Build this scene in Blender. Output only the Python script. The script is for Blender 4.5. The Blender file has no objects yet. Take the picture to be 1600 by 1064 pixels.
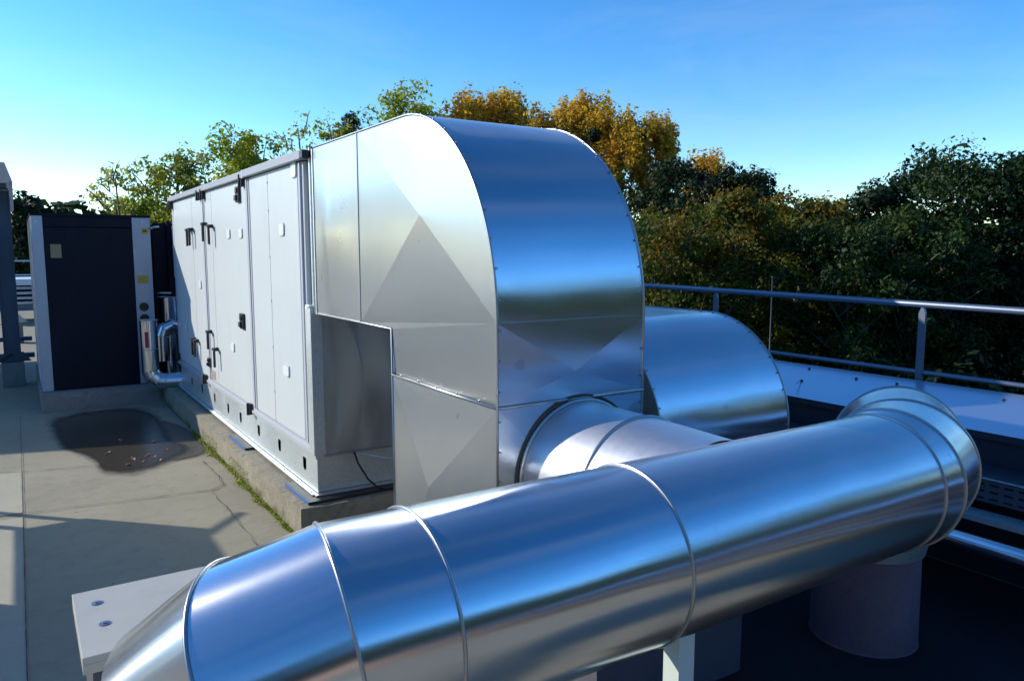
import bpy, math, random
import numpy as np
from mathutils import Vector, Matrix
R = math.radians
PI = math.pi
rnd = random.Random(7)
S = bpy.context.scene
COL = S.collection

# ------------------------------------------------------------------ camera
cam_d = bpy.data.cameras.new("camera")
cam = bpy.data.objects.new("camera", cam_d)
COL.objects.link(cam)
cam.location = (0, 0, 1.65)
cam_d.sensor_width = 36.0
cam_d.lens = 1180.0 / 1600.0 * 36.0
cam_d.clip_start = 0.05
cam_d.clip_end = 5000
cam.rotation_euler = (R(90 - 6.67), 0, R(-33.118))
S.camera = cam

# ------------------------------------------------------------------ world, sun, exposure
SUN = Vector((-0.637, 0.637, 0.433)).normalized()      # towards the sun
EL = math.asin(SUN.z)
W = bpy.data.worlds.new("World")
S.world = W
W.use_nodes = True
nt = W.node_tree
for n in list(nt.nodes):
    nt.nodes.remove(n)
sky = nt.nodes.new("ShaderNodeTexSky")
sky.sky_type = 'NISHITA'
sky.sun_disc = False
sky.sun_elevation = EL
sky.sun_rotation = math.atan2(SUN.x, SUN.y)
sky.altitude = 0
sky.air_density = 1.0
sky.dust_density = 0.12
sky.ozone_density = 3.2
gam = nt.nodes.new("ShaderNodeGamma"); gam.inputs[1].default_value = 1.32
hsv = nt.nodes.new("ShaderNodeHueSaturation")
hsv.inputs['Saturation'].default_value = 1.18
hsv.inputs['Value'].default_value = 1.24
bgn = nt.nodes.new("ShaderNodeBackground"); bgn.inputs[1].default_value = 0.115
wo = nt.nodes.new("ShaderNodeOutputWorld")
nt.links.new(sky.outputs[0], gam.inputs[0])
nt.links.new(gam.outputs[0], hsv.inputs['Color'])
tcw = nt.nodes.new("ShaderNodeTexCoord"); mpw = nt.nodes.new("ShaderNodeMapping"); mpw.inputs['Scale'].default_value = (1.2, 2.0, 7.0)
mpw.inputs['Rotation'].default_value = (.15, .1, .6)
cn = nt.nodes.new("ShaderNodeTexNoise"); cn.inputs['Scale'].default_value = 1.6; cn.inputs['Detail'].default_value = 7; cn.inputs['Roughness'].default_value = .6; cn.inputs['Distortion'].default_value = .6
cr = nt.nodes.new("ShaderNodeMapRange"); cr.inputs[1].default_value = .45; cr.inputs[2].default_value = .75; cr.inputs[3].default_value = 0; cr.inputs[4].default_value = .16
cm = nt.nodes.new("ShaderNodeMix"); cm.data_type = 'RGBA'; cm.inputs[7].default_value = (6.5, 7.5, 8.5, 1)
nt.links.new(tcw.outputs['Generated'], mpw.inputs[0]); nt.links.new(mpw.outputs[0], cn.inputs['Vector']); nt.links.new(cn.outputs['Fac'], cr.inputs[0])
nt.links.new(cr.outputs[0], cm.inputs[0]); nt.links.new(hsv.outputs[0], cm.inputs[6]); nt.links.new(cm.outputs[2], bgn.inputs[0])
nt.links.new(bgn.outputs[0], wo.inputs[0])
sl = bpy.data.lights.new("sun", 'SUN')
sl.energy = 5.0
sl.angle = R(0.53)
sl.color = (1.0, 0.93, 0.82)
so = bpy.data.objects.new("sun", sl)
so.rotation_euler = SUN.to_track_quat('Z', 'Y').to_euler()
COL.objects.link(so)
S.view_settings.view_transform = 'Standard'
S.view_settings.look = 'None'
S.view_settings.exposure = 0.0
S.view_settings.gamma = 1.0

# ------------------------------------------------------------------ materials
def newmat(name):
    m = bpy.data.materials.new(name); m.use_nodes = True
    b = m.node_tree.nodes['Principled BSDF']
    return m, m.node_tree, b
def L(nt, a, b): nt.links.new(a, b)
def noise(nt, scale, detail=4, rough=.55, stretch=None, dist=0.0, coord='Object'):
    tc = nt.nodes.new("ShaderNodeTexCoord")
    n = nt.nodes.new("ShaderNodeTexNoise")
    n.inputs['Scale'].default_value = scale
    n.inputs['Detail'].default_value = detail
    n.inputs['Roughness'].default_value = rough
    n.inputs['Distortion'].default_value = dist
    mp = nt.nodes.new("ShaderNodeMapping")
    if stretch: mp.inputs['Scale'].default_value = stretch
    L(nt, tc.outputs[coord], mp.inputs[0]); L(nt, mp.outputs[0], n.inputs['Vector'])
    return n.outputs['Fac']
def ramp(nt, fac, stops):
    r = nt.nodes.new("ShaderNodeValToRGB")
    e = r.color_ramp.elements
    while len(e) < len(stops): e.new(0.5)
    for i, (p, c) in enumerate(stops):
        e[i].position = p
        e[i].color = (c, c, c, 1) if isinstance(c, (int, float)) else (*c, 1)
    L(nt, fac, r.inputs[0])
    return r.outputs[0]
def mixc(nt, fac, a, b, mode='MIX'):
    m = nt.nodes.new("ShaderNodeMix"); m.data_type = 'RGBA'; m.blend_type = mode
    for s, v in ((0, fac), (6, a), (7, b)):
        if hasattr(v, 'links'): L(nt, v, m.inputs[s])
        elif s == 0: m.inputs[0].default_value = v
        else: m.inputs[s].default_value = (*v, 1)
    return m.outputs[2]
def bump(nt, h, strength, dist, normal=None, fw=.1):
    b = nt.nodes.new("ShaderNodeBump")
    b.inputs['Filter Width'].default_value = fw
    b.inputs['Strength'].default_value = strength
    b.inputs['Distance'].default_value = dist
    L(nt, h, b.inputs['Height'])
    if normal is not None: L(nt, normal, b.inputs['Normal'])
    return b.outputs[0]

def metal(name, col, r0, r1, brush=(1, 1, 1), bs=240, warp=0.0, wscale=2.0, bstr=.06, dirt=0.25, spangle=0.0, aniso=0.0, tangent=None, haze=0.0):
    m, nt, b = newmat(name)
    b.inputs['Metallic'].default_value = 1.0
    if tangent:
        b.inputs['Anisotropic'].default_value = aniso
        cv = nt.nodes.new("ShaderNodeCombineXYZ")
        for i_ in range(3): cv.inputs[i_].default_value = tangent[i_]
        L(nt, cv.outputs[0], b.inputs['Tangent'])
    br = noise(nt, bs, 3, .6, brush)
    big = noise(nt, 2.3, 5, .6)
    sm = noise(nt, 37, 5, .7)
    dk = tuple(c * (1 - dirt) for c in col)
    c1 = mixc(nt, ramp(nt, big, [(.3, 0.0), (.75, 1.0)]), col, tuple(c * (1 - dirt * .45) for c in col))
    c2 = mixc(nt, ramp(nt, sm, [(.62, 0.0), (.80, 1.0)]), c1, dk)
    sp2 = noise(nt, 9, 2, .5)
    c2 = mixc(nt, ramp(nt, sp2, [(.735, 0.0), (.75, .35)]), c2, tuple(c*.45 for c in col))
    if spangle > 0:
        tc = nt.nodes.new("ShaderNodeTexCoord"); v = nt.nodes.new("ShaderNodeTexVoronoi")
        v.inputs['Scale'].default_value = 90
        L(nt, tc.outputs['Object'], v.inputs['Vector'])
        bw = nt.nodes.new("ShaderNodeRGBToBW"); L(nt, v.outputs['Color'], bw.inputs[0])
        c2 = mixc(nt, ramp(nt, bw.outputs[0], [(.2, 0.0), (.8, spangle)]), c2, tuple(c * .55 for c in col))
    L(nt, c2, b.inputs['Base Color'])
    rr = nt.nodes.new("ShaderNodeMapRange")
    rr.inputs[3].default_value = r0; rr.inputs[4].default_value = r1
    rm = nt.nodes.new("ShaderNodeMath"); rm.operation = 'ADD'
    rm2 = nt.nodes.new("ShaderNodeMath"); rm2.operation = 'MULTIPLY'; rm2.inputs[1].default_value = .5
    L(nt, big, rm.inputs[0]); L(nt, big, rm.inputs[1]); L(nt, rm.outputs[0], rm2.inputs[0])
    L(nt, rm2.outputs[0], rr.inputs[0]); rr.inputs[1].default_value = .3; rr.inputs[2].default_value = .7
    L(nt, rr.outputs[0], b.inputs['Roughness'])
    nrm = bump(nt, br, bstr, .002)
    if warp > 0:
        wv = noise(nt, wscale, 0.0, .4)
        nrm = bump(nt, wv, warp, .05, nrm if bstr > .01 else None, 6.0)
    L(nt, nrm, b.inputs['Normal'])
    if haze > 0:
        b2 = nt.nodes.new('ShaderNodeBsdfPrincipled'); b2.inputs['Metallic'].default_value = 1.0
        b2.inputs['Roughness'].default_value = .60
        L(nt, c2, b2.inputs['Base Color']); L(nt, nrm, b2.inputs['Normal'])
        ms = nt.nodes.new('ShaderNodeMixShader')
        L(nt, ramp(nt, sm, [(.3, haze*.8), (.8, haze*1.25)]), ms.inputs[0])
        L(nt, b.outputs[0], ms.inputs[1]); L(nt, b2.outputs[0], ms.inputs[2])
        out = [x for x in nt.nodes if x.type == 'OUTPUT_MATERIAL'][0]
        L(nt, ms.outputs[0], out.inputs[0])
    return m

M = {}
M['pipe'] = metal('aluminium_jacket', (.65, .68, .72), .17, .24, (.15, 1, 1), 260, warp=.06, wscale=4.0, dirt=.20, bstr=.004, aniso=.88, tangent=(1, 0, 0), haze=.05)
M['pipe_y'] = metal('aluminium_jacket_branch', (.78, .79, .81), .27, .33, (1, .15, 1), 260, warp=.06, wscale=4.0, dirt=.20, bstr=.004, aniso=.80, tangent=(0, 1, 0), haze=.38)
M['duct'] = metal('sheet_metal', (.68, .71, .75), .18, .25, (1, 1, .08), 200, warp=.12, wscale=3.2, dirt=.14, bstr=.004, aniso=.85, tangent=(1, 0, 0), haze=.06)
M['ductside'] = metal('sheet_metal_side', (.64, .67, .67), .27, .35, (1, 1, .2), 160, warp=.12, wscale=2.2, dirt=.12, bstr=.004, aniso=.7, tangent=(0, 1, 0), haze=.20)
M['galv'] = metal('galvanised_steel', (.70, .76, .77), .38, .55, (1, 1, 1), 120, dirt=.25, spangle=.25, haze=.35)
M['bead'] = metal('seam_metal', (.50, .50, .49), .30, .45, (1, 1, 1), 200, dirt=.35)
M['silver'] = metal('bright_cladding', (.75, .76, .77), .14, .24, (1, 1, .2), 200, warp=.08, wscale=6, dirt=.2)

def paint(name, col, rough=.45, var=.08, bstr=.02, dirtcol=(.25, .23, .18), dirt=.12, spec=.5, metallic=0.0):
    m, nt, b = newmat(name)
    n1 = noise(nt, 1.4, 6, .65); n2 = noise(nt, 24, 5, .7); n3 = noise(nt, 5, 6, .7, (1, 1, .25))
    c = mixc(nt, ramp(nt, n1, [(.3, 0.0), (.7, 1.0)]), col, tuple(x * (1 - var) for x in col))
    c = mixc(nt, ramp(nt, n3, [(.55, 0.0), (.85, dirt)]), c, dirtcol)
    c = mixc(nt, ramp(nt, n2, [(.66, 0.0), (.80, dirt)]), c, dirtcol)
    L(nt, c, b.inputs['Base Color'])
    b.inputs['Roughness'].default_value = rough
    b.inputs['Specular IOR Level'].default_value = spec
    b.inputs['Metallic'].default_value = metallic
    L(nt, bump(nt, n2, bstr * 5, .003), b.inputs['Normal'])
    return m
M['panel'] = paint('painted_panel', (.64, .69, .68), .40, .06, .02, dirt=.2)
M['panelpost'] = paint('panel_trim', (.50, .53, .56), .45, .06)
M['captrim'] = paint('roof_cap_trim', (.36, .36, .38), .45, .06)
M['black'] = paint('black_plastic', (.018, .018, .02), .45, .3)
M['navy'] = paint('dark_grille', (.008, .012, .024), .6, .15, dirt=.03, spec=.15)
M['whitepost'] = paint('white_post', (.42, .48, .55), .5, .08, dirt=.2)
M['yellow'] = paint('yellow_label', (.55, .42, .05), .6, .1)
M['ochre'] = paint('faded_label', (.30, .27, .14), .6, .2)
M['paper'] = paint('paper_label', (.48, .52, .56), .6, .05)
M['red'] = paint('red_label', (.42, .03, .07), .5, .1)
M['blue'] = paint('blue_rubber', (.02, .13, .42), .6, .2)
M['plug'] = paint('white_plug', (.80, .82, .82), .4, .03)
M['capsheet'] = paint('parapet_sheet', (.52, .62, .78), .26, .05, dirt=.05, metallic=.85)
M['railsteel'] = paint('worn_shaded_rail', (.22, .27, .34), .42, .25, .03, dirt=.15, metallic=.7)  # dark blue of the shaded rail is put into the base colour
M['blockcap'] = paint('block_cap_sheet', (.50, .48, .40), .42, .18, .03, dirt=.5)
M['galvdark'] = paint('shaded_galv_steel', (.10, .13, .18), .5, .25, .03, dirt=.2, metallic=.5)  # darker copy of galvanised steel, with the post's shade in its colour
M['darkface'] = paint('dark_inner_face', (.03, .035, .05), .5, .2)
M['greywall'] = paint('grey_wall', (.10, .105, .13), .8, .2, .1)
M['palegreen'] = paint('pale_support', (.60, .68, .62), .5, .05)
M['farwhite'] = paint('far_white', (.78, .80, .82), .4, .04)
M['beige'] = paint('beige_label', (.45, .38, .28), .7, .4)

def concrete(name, a, b_, scale=1.0, bs=.4, stain=.45, moss=False, rough=.85, water=False):
    m, nt, b = newmat(name)
    n1 = noise(nt, .9 * scale, 8, .62); n2 = noise(nt, 9 * scale, 8, .7); n3 = noise(nt, 140, 3, .6)
    n4 = noise(nt, 2.6 * scale, 6, .7, (1, .35, 1), .6)
    c = mixc(nt, ramp(nt, n1, [(.33, 0.0), (.68, 1.0)]), a, b_)
    c = mixc(nt, ramp(nt, n2, [(.5, 0.0), (.75, stain)]), c, tuple(x * .62 for x in a))
    c = mixc(nt, ramp(nt, n4, [(.58, 0.0), (.72, stain * .6)]), c, tuple(x * .7 for x in b_))
    c = mixc(nt, ramp(nt, n3, [(.35, 0.0), (.75, .28)]), c, tuple(x * 1.35 for x in a))
    if moss:
        tc = nt.nodes.new("ShaderNodeTexCoord"); sp = nt.nodes.new("ShaderNodeSeparateXYZ")
        L(nt, tc.outputs['Object'], sp.inputs[0])
        ad = nt.nodes.new("ShaderNodeMath"); ad.operation = 'MULTIPLY_ADD'
        ad.inputs[1].default_value = -.26; L(nt, noise(nt, 7, 5, .7), ad.inputs[0]); L(nt, sp.outputs[2], ad.inputs[2])
        f = ramp(nt, ad.outputs[0], [(.0, 0.0), (.0001, 0.0)])
        mr = nt.nodes.new("ShaderNodeMapRange"); L(nt, ad.outputs[0], mr.inputs[0])
        mr.inputs[1].default_value = -.07; mr.inputs[2].default_value = -.115
        mr.inputs[3].default_value = 0; mr.inputs[4].default_value = .85
        c = mixc(nt, mr.outputs[0], c, (.075, .095, .018))
    L(nt, c, b.inputs['Base Color'])
    b.inputs['Roughness'].default_value = rough
    h1 = bump(nt, n3, bs, .004); h2 = bump(nt, n2, bs, .012, h1)
    L(nt, h2, b.inputs['Normal'])
    return m
M['roof'] = concrete('roof_concrete', (.255, .232, .165), (.345, .315, .225), .8, .45, .50)
M['strip'] = concrete('paving_strip', (.36, .335, .25), (.44, .41, .31), .9, .25, .3)
M['plinth'] = concrete('rough_plinth', (.23, .205, .145), (.36, .325, .24), 2.6, 1.0, .9, moss=True)
M['block'] = concrete('block_concrete', (.20, .20, .19), (.28, .28, .26), 1.6, .6, .5)
M['roof_shade'] = concrete('roof_shade', (.006, .006, .010), (.013, .012, .018), 1.5, .8, .3, rough=.9)  # near-black colour stands in for the shade on the roof
M['upstand'] = concrete('plaster_upstand', (.15, .11, .14), (.20, .15, .18), 3.0, .6, .6)
M['crack'] = paint('joint_dark', (.085, .078, .065), .9, .3)
m, nt_, b = newmat('puddle_water')
b.inputs['Base Color'].default_value = (.028, .026, .020, 1)
L(nt_, ramp(nt_, noise(nt_, 3, 5, .6), [(.35, .05), (.7, .22)]), b.inputs['Roughness'])
M['puddle'] = m
m, nt_, b = newmat('damp_concrete')
L(nt_, mixc(nt_, noise(nt_, 6, 7, .7), (.045, .042, .034), (.095, .088, .07)), b.inputs['Base Color'])
b.inputs['Roughness'].default_value = .35
M['damp'] = m
m, nt_, b = newmat('grass_ground')
L(nt_, mixc(nt_, noise(nt_, .2, 6, .7), (.02, .035, .012), (.05, .07, .02)), b.inputs['Base Color'])
b.inputs['Roughness'].default_value = .95
M['ground'] = m

def leafmat(name, cols, sc=.55, trans=.3):
    m, nt, b = newmat(name)
    g = nt.nodes.new("ShaderNodeNewGeometry")
    n = noise(nt, sc, 3, .6)
    c = ramp(nt, n, [(.30, cols[0]), (.5, cols[1]), (.68, cols[2])])
    c = mixc(nt, ramp(nt, g.outputs['Random Per Island'], [(.0, 0.0), (1.0, .55)]), c, cols[3])
    L(nt, c, b.inputs['Base Color'])
    b.inputs['Roughness'].default_value = .6
    b.inputs['Specular IOR Level'].default_value = .25
    t = nt.nodes.new("ShaderNodeBsdfTranslucent"); L(nt, c, t.inputs[0])
    ms = nt.nodes.new("ShaderNodeMixShader"); ms.inputs[0].default_value = trans
    out = [x for x in nt.nodes if x.type == 'OUTPUT_MATERIAL'][0]
    L(nt, b.outputs[0], ms.inputs[1]); L(nt, t.outputs[0], ms.inputs[2]); L(nt, ms.outputs[0], out.inputs[0])
    return m
LM = {
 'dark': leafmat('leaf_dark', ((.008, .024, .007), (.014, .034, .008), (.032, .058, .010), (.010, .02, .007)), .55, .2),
 'oak': leafmat('leaf_oak', ((.008, .028, .005), (.017, .044, .007), (.055, .090, .012), (.010, .024, .007)), .45, .2),
 'green': leafmat('leaf_green', ((.012, .034, .005), (.028, .062, .008), (.095, .13, .015), (.018, .035, .008)), .5, .25),
 'maple': leafmat('leaf_maple', ((.022, .060, .006), (.10, .135, .012), (.40, .20, .018), (.03, .045, .008)), .45, .4),
 'yg': leafmat('leaf_yellow_green', ((.20, .30, .02), (.38, .44, .03), (.52, .48, .05), (.12, .17, .02)), .55, .6),
 'mix': leafmat('leaf_mixed', ((.18, .27, .03), (.32, .37, .05), (.44, .42, .08), (.10, .15, .02)), .55, .6),
 'sparse': leafmat('leaf_sparse', ((.26, .32, .06), (.42, .42, .09), (.52, .46, .12), (.18, .20, .06)), .55, .6),
 'gold': leafmat('leaf_gold', ((.46, .32, .03), (.72, .43, .035), (.76, .36, .05), (.24, .20, .03)), .5, .58),
}
M['bark'] = concrete('bark', (.10, .085, .06), (.17, .15, .11), 3, 1, .4)

# ------------------------------------------------------------------ mesh helpers
class MB:
    def __init__(s): s.v = []; s.f = []; s.sm = []
    def add(s, vs, fs, smooth=False):
        o = len(s.v); s.v += [tuple(x) for x in vs]
        s.f += [tuple(i + o for i in f) for f in fs]; s.sm += [smooth] * len(fs); return s
    def box(s, x0, x1, y0, y1, z0, z1, rot=None, piv=None):
        vs = [Vector((x, y, z)) for z in (z0, z1) for y in (y0, y1) for x in (x0, x1)]
        if rot is not None:
            piv = Vector(piv) if piv else Vector(((x0+x1)/2, (y0+y1)/2, (z0+z1)/2))
            vs = [rot @ (v - piv) + piv for v in vs]
        return s.add(vs, [(0,2,3,1), (4,5,7,6), (0,1,5,4), (2,6,7,3), (0,4,6,2), (1,3,7,5)])
    def tube(s, pts, r, n=12, caps=True, smooth=True):
        pts = [Vector(p) for p in pts]; rs = r if isinstance(r, (list, tuple)) else [r] * len(pts)
        rings = []; up = None
        for i, p in enumerate(pts):
            if i == 0: t = pts[1] - p
            elif i == len(pts) - 1: t = p - pts[i-1]
            else: t = (pts[i+1] - p).normalized() + (p - pts[i-1]).normalized()
            t.normalize()
            if up is None:
                up = Vector((0, 0, 1)) if abs(t.z) < .9 else Vector((1, 0, 0))
            u = up - t * up.dot(t); u.normalize(); up = u; w = t.cross(u)
            rings.append([p + rs[i] * (math.cos(2*PI*k/n) * u + math.sin(2*PI*k/n) * w) for k in range(n)])
        vs = [v for rg in rings for v in rg]; fs = []
        for i in range(len(rings) - 1):
            for k in range(n):
                a = i*n+k; b = i*n+(k+1) % n
                fs.append((a, b, b+n, a+n))
        o = len(s.f); s.add(vs, fs, smooth)
        if caps:
            m_ = len(s.v) - len(vs)
            s.f.append(tuple(m_ + k for k in reversed(range(n)))); s.sm.append(False)
            s.f.append(tuple(m_ + (len(rings)-1)*n + k for k in range(n))); s.sm.append(False)
        return s
    def closed(s, pts, r, n=6):
        N = len(pts); pts = [Vector(p) for p in pts]; c = sum(pts, Vector()) / N
        vs = []; fs = []
        for i, p in enumerate(pts):
            t = (pts[(i+1) % N] - pts[i-1]).normalized(); u = (p - c); u -= t * u.dot(t); u.normalize(); w = t.cross(u)
            vs += [p + r * (math.cos(2*PI*k/n) * u + math.sin(2*PI*k/n) * w) for k in range(n)]
        for i in range(N):
            for k in range(n):
                a = i*n+k; b = i*n+(k+1) % n; j = ((i+1) % N)*n
                fs.append((a, b, j+(k+1) % n, j+k))
        return s.add(vs, fs, True)
    def build(s, name, mat, parent=None, bevel=0.0):
        me = bpy.data.meshes.new(name); me.from_pydata(s.v, [], s.f)
        me.polygons.foreach_set('use_smooth', s.sm); me.materials.append(mat); me.update()
        o = bpy.data.objects.new(name, me); COL.objects.link(o)
        if parent is not None: o.parent = parent
        if bevel > 0:
            md = o.modifiers.new('bevel', 'BEVEL'); md.width = bevel; md.segments = 2; md.limit_method = 'ANGLE'
        return o

def thing(name, label, cat, loc=(0, 0, 0), group=None):
    o = bpy.data.objects.new(name, None); COL.objects.link(o); o.location = loc
    o.empty_display_size = .1
    o['label'] = label; o['category'] = cat
    if group: o['group'] = group
    return o
def tag(o, label, cat, group=None):
    o['label'] = label; o['category'] = cat
    if group: o['group'] = group
    return o
def struct(o): o['kind'] = 'structure'; return o
def keep(root):
    """children were modelled in world coordinates: undo the root's offset"""
    for c in root.children: c.location = Vector(c.location) - Vector(root.location)
    return root

# ------------------------------------------------------------------ ground, roof
g = MB(); g.add([(-900, -900, -9), (900, -900, -9), (900, 900, -9), (-900, 900, -9)], [(0, 1, 2, 3)])
struct(g.build('ground', M['ground']))
def sheet(x0, x1, y0, y1, z, nx=1, ny=1):
    b = MB(); vs = [(x0+(x1-x0)*i/nx, y0+(y1-y0)*j/ny, z) for j in range(ny+1) for i in range(nx+1)]
    fs = [(j*(nx+1)+i, j*(nx+1)+i+1, (j+1)*(nx+1)+i+1, (j+1)*(nx+1)+i) for j in range(ny) for i in range(nx)]
    return b.add(vs, fs)
rf = MB().box(-14, 4.75, -9, 26, -9, 0)
struct(rf.build('roof_deck', M['roof']))
struct(sheet(-1.4, -0.07, 5.60, 6.72, .004).build('pale_paving', M['strip']))
struct(sheet(-1.4, -0.068, -2.0, 5.50, .004).build('pale_paving', M['strip']))
struct(sheet(1.62, 4.06, 1.12, 4.2, .004).build('roof_shade_sheet', M['roof_shade']))  # dark sheet paints the shade of ducts and cabinet onto the roof
# joints and cracks in the roof surface
def ribbon(pts, w, z, jit=0.0, seed=1):
    r_ = random.Random(seed); P = []
    for a, b in zip(pts[:-1], pts[1:]):
        a = Vector((*a, z)); b = Vector((*b, z)); n = max(1, int((b-a).length / .06))
        for i in range(n):
            p = a.lerp(b, i / n); P.append(p + Vector((r_.uniform(-jit, jit), r_.uniform(-jit, jit), 0)))
    P.append(Vector((*pts[-1], z)))
    vs = []; fs = []
    for i, p in enumerate(P):
        t = (P[min(i+1, len(P)-1)] - P[max(i-1, 0)]).normalized(); nn = Vector((-t.y, t.x, 0))
        ww = w * (r_.uniform(.4, 1.5) if jit else 1)
        vs += [p - nn * ww / 2, p + nn * ww / 2]
    for i in range(len(P)-1): fs.append((2*i, 2*i+2, 2*i+3, 2*i+1))
    return vs, fs
jb = MB()
for pts, w, j in (([(-3, 7.0), (-.2, 6.71), (.43, 6.54)], .008, .002), ([(-3, 5.9), (-.19, 5.585), (1.095, 5.41)], .007, .002),
                  ([(-.068, -2), (-.068, 9.0)], .0035, .001),
                  ([(1.14, 6.23), (1.15, 5.9), (1.136, 5.485), (1.032, 5.43)], .0045, .009),
                  ([(1.14, 5.52), (1.03, 5.40), (1.035, 5.0), (1.04, 4.2)], .004, .007)):
    jb.add(*ribbon(pts, w, .0085, j, int(w*1e4)))
struct(jb.build('roof_joints', M['crack']))
def blob(pts, z, inset=0.0, sub=6):
    c = sum((Vector((*p, 0)) for p in pts), Vector()) / len(pts); out = []
    N = len(pts)
    for i in range(N):
        p0, p1, p2, p3 = (Vector((*pts[(i+k-1) % N], 0)) for k in range(4))
        for j in range(sub):
            t = j / sub
            q = .5 * ((2*p1) + (p2-p0)*t + (2*p0-5*p1+4*p2-p3)*t*t + (3*p1-p0-3*p2+p3)*t**3)
            q = q + (c - q) * inset
            out.append((q.x, q.y, z))
    b = MB(); b.add(out, [tuple(range(len(out)))]); return b
PUD = [(.218, 8.053), (.24, 8.5), (.5, 8.75), (.9, 8.7), (1.10, 8.2), (1.10, 7.5), (1.21, 7.1), (1.23, 6.75), (1.12, 6.52), (.932, 6.473), (.731, 6.295), (.604, 6.281), (.456, 6.455), (.433, 6.692), (.387, 6.937), (.292, 7.169), (.239, 7.442)]
DAMP = [(.9, 6.5), (1.05, 6.42), (1.2, 6.55), (1.24, 6.9), (1.22, 7.5), (1.1, 7.9), (.95, 7.5), (.9, 7.0)]

PUD2 = [(.218, 8.053), (.24, 8.5), (.5, 8.75), (.9, 8.7), (1.05, 8.2), (1.03, 7.5), (1.02, 7.1), (1.10, 6.8), (1.05, 6.58), (.932, 6.473), (.80, 6.33), (.68, 6.265), (.58, 6.27), (.48, 6.36), (.445, 6.50), (.435, 6.692), (.387, 6.937), (.292, 7.169), (.239, 7.442)]
def soft_blob(pts, z, name, mat, grow=1.10):
    """sheet whose 'wet' attribute falls from 1 inside to 0 at the rim"""
    ring = [Vector(v) for v in blob(pts, z).v]; c = sum(ring, Vector()) / len(ring); n = len(ring)
    lv = [(grow, 0.0), (1.0, .5), (.88, 1.0), (.5, 1.0)]; vs = []; at = []
    for g_, a_ in lv:
        vs += [c + (p-c)*g_ for p in ring]; at += [a_]*n
    vs.append(c); at.append(1.0)
    fs = [(k*n+q, k*n+(q+1) % n, (k+1)*n+(q+1) % n, (k+1)*n+q) for k in range(3) for q in range(n)] + [(3*n+q, 3*n+(q+1) % n, 4*n) for q in range(n)]
    o = MB().add(vs, fs).build(name, mat)
    at_ = o.data.attributes.new('wet', 'FLOAT', 'POINT'); at_.data.foreach_set('value', at)
    return struct(o)
def wetmat(name, col, lo, hi, rough, edge=.5):
    m, nt, b = newmat(name)
    a = nt.nodes.new("ShaderNodeAttribute"); a.attribute_name = 'wet'
    ad = nt.nodes.new("ShaderNodeMath"); ad.operation = 'MULTIPLY_ADD'; ad.inputs[1].default_value = edge; 
    L(nt, noise(nt, 7, 8, .7), ad.inputs[0]); L(nt, a.outputs['Fac'], ad.inputs[2])
    mr = nt.nodes.new("ShaderNodeMapRange"); mr.inputs[1].default_value = lo; mr.inputs[2].default_value = hi; L(nt, ad.outputs[0], mr.inputs[0])
    L(nt, mixc(nt, noise(nt, 5, 6, .7), col, tuple(x*1.5 for x in col)), b.inputs['Base Color'])
    b.inputs['Roughness'].default_value = rough
    L(nt, mr.outputs[0], b.inputs['Alpha'])
    L(nt, bump(nt, noise(nt, 60, 3, .6), .08 if rough < .2 else .5, .003), b.inputs['Normal'])
    return m
soft_blob(PUD2, .0075, 'puddle', wetmat('puddle_water', (.045, .041, .032), .60, 1.30, .24, .9), 1.10)
soft_blob(DAMP, .0052, 'damp_patch', wetmat('damp_edge', (.070, .065, .052), .45, 1.0, .5, .7), 1.15)
soft_blob(PUD2, .0062, 'damp_ring', wetmat('damp_ring', (.085, .079, .062), .50, 1.25, .6, .9), 1.20)
# moss along the foot of the plinth: stuff
mb = MB(); r_ = random.Random(3)
for i in range(9000):
    y = r_.uniform(4.2, 7.3); w = .012 + .014 * max(0, math.sin(y*5.1)+math.sin(y*13.0)) * .8
    x = 1.268 - abs(r_.gauss(0, w)); z = .004 + r_.uniform(0, .02)
    if r_.random() < .25 and (5.3 < y < 5.9 or 6.3 < y < 6.9): x = 1.262; z = r_.uniform(0, .12)
    s_ = r_.uniform(.003, .007); a = r_.uniform(0, PI); c, s2 = math.cos(a)*s_, math.sin(a)*s_
    mb.add([(x-c, y-s2, z), (x+c, y+s2, z), (x+s2, y-c, z+s_*1.4)], [(0, 1, 2)])
mo = mb.build('moss', leafmat('moss', ((.16, .22, .01), (.26, .32, .015), (.38, .42, .03), (.16, .17, .01)), 9)); mo['kind'] = 'stuff'
# fallen leaves in the puddle
def leaf_mesh():
    b = MB(); a = .024
    b.add([(-a, 0, .004), (-a*.3, a*.55, .012), (a*.5, a*.45, .006), (a, 0, .016), (a*.4, -a*.5, .004), (-a*.4, -a*.45, .010), (0, 0, .003)],
          [(0, 6, 1), (1, 6, 2), (2, 6, 3), (3, 6, 4), (4, 6, 5), (5, 6, 0)]); return b
lf = leaf_mesh().build('fallen_leaf', paint('fallen_leaf_brown', (.48, .24, .16), .7, .3))
tag(lf, 'small curled brown leaf fallen in or beside the puddle', 'leaf', 'brown leaves lying in the puddle')
spots = [(.50, 6.85), (.53, 6.90), (.78, 6.62), (.80, 6.66), (.74, 6.45), (.86, 6.42), (.68, 6.58), (.95, 6.75), (.83, 6.55), (.66, 7.3), (.62, 6.42), (.90, 7.1), (.40, 6.6), (.15, 6.1), (.75, 5.9), (1.0, 5.9), (.2, 5.45), (.55, 4.3), (.30, 4.1), (.65, 4.25)]
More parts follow.
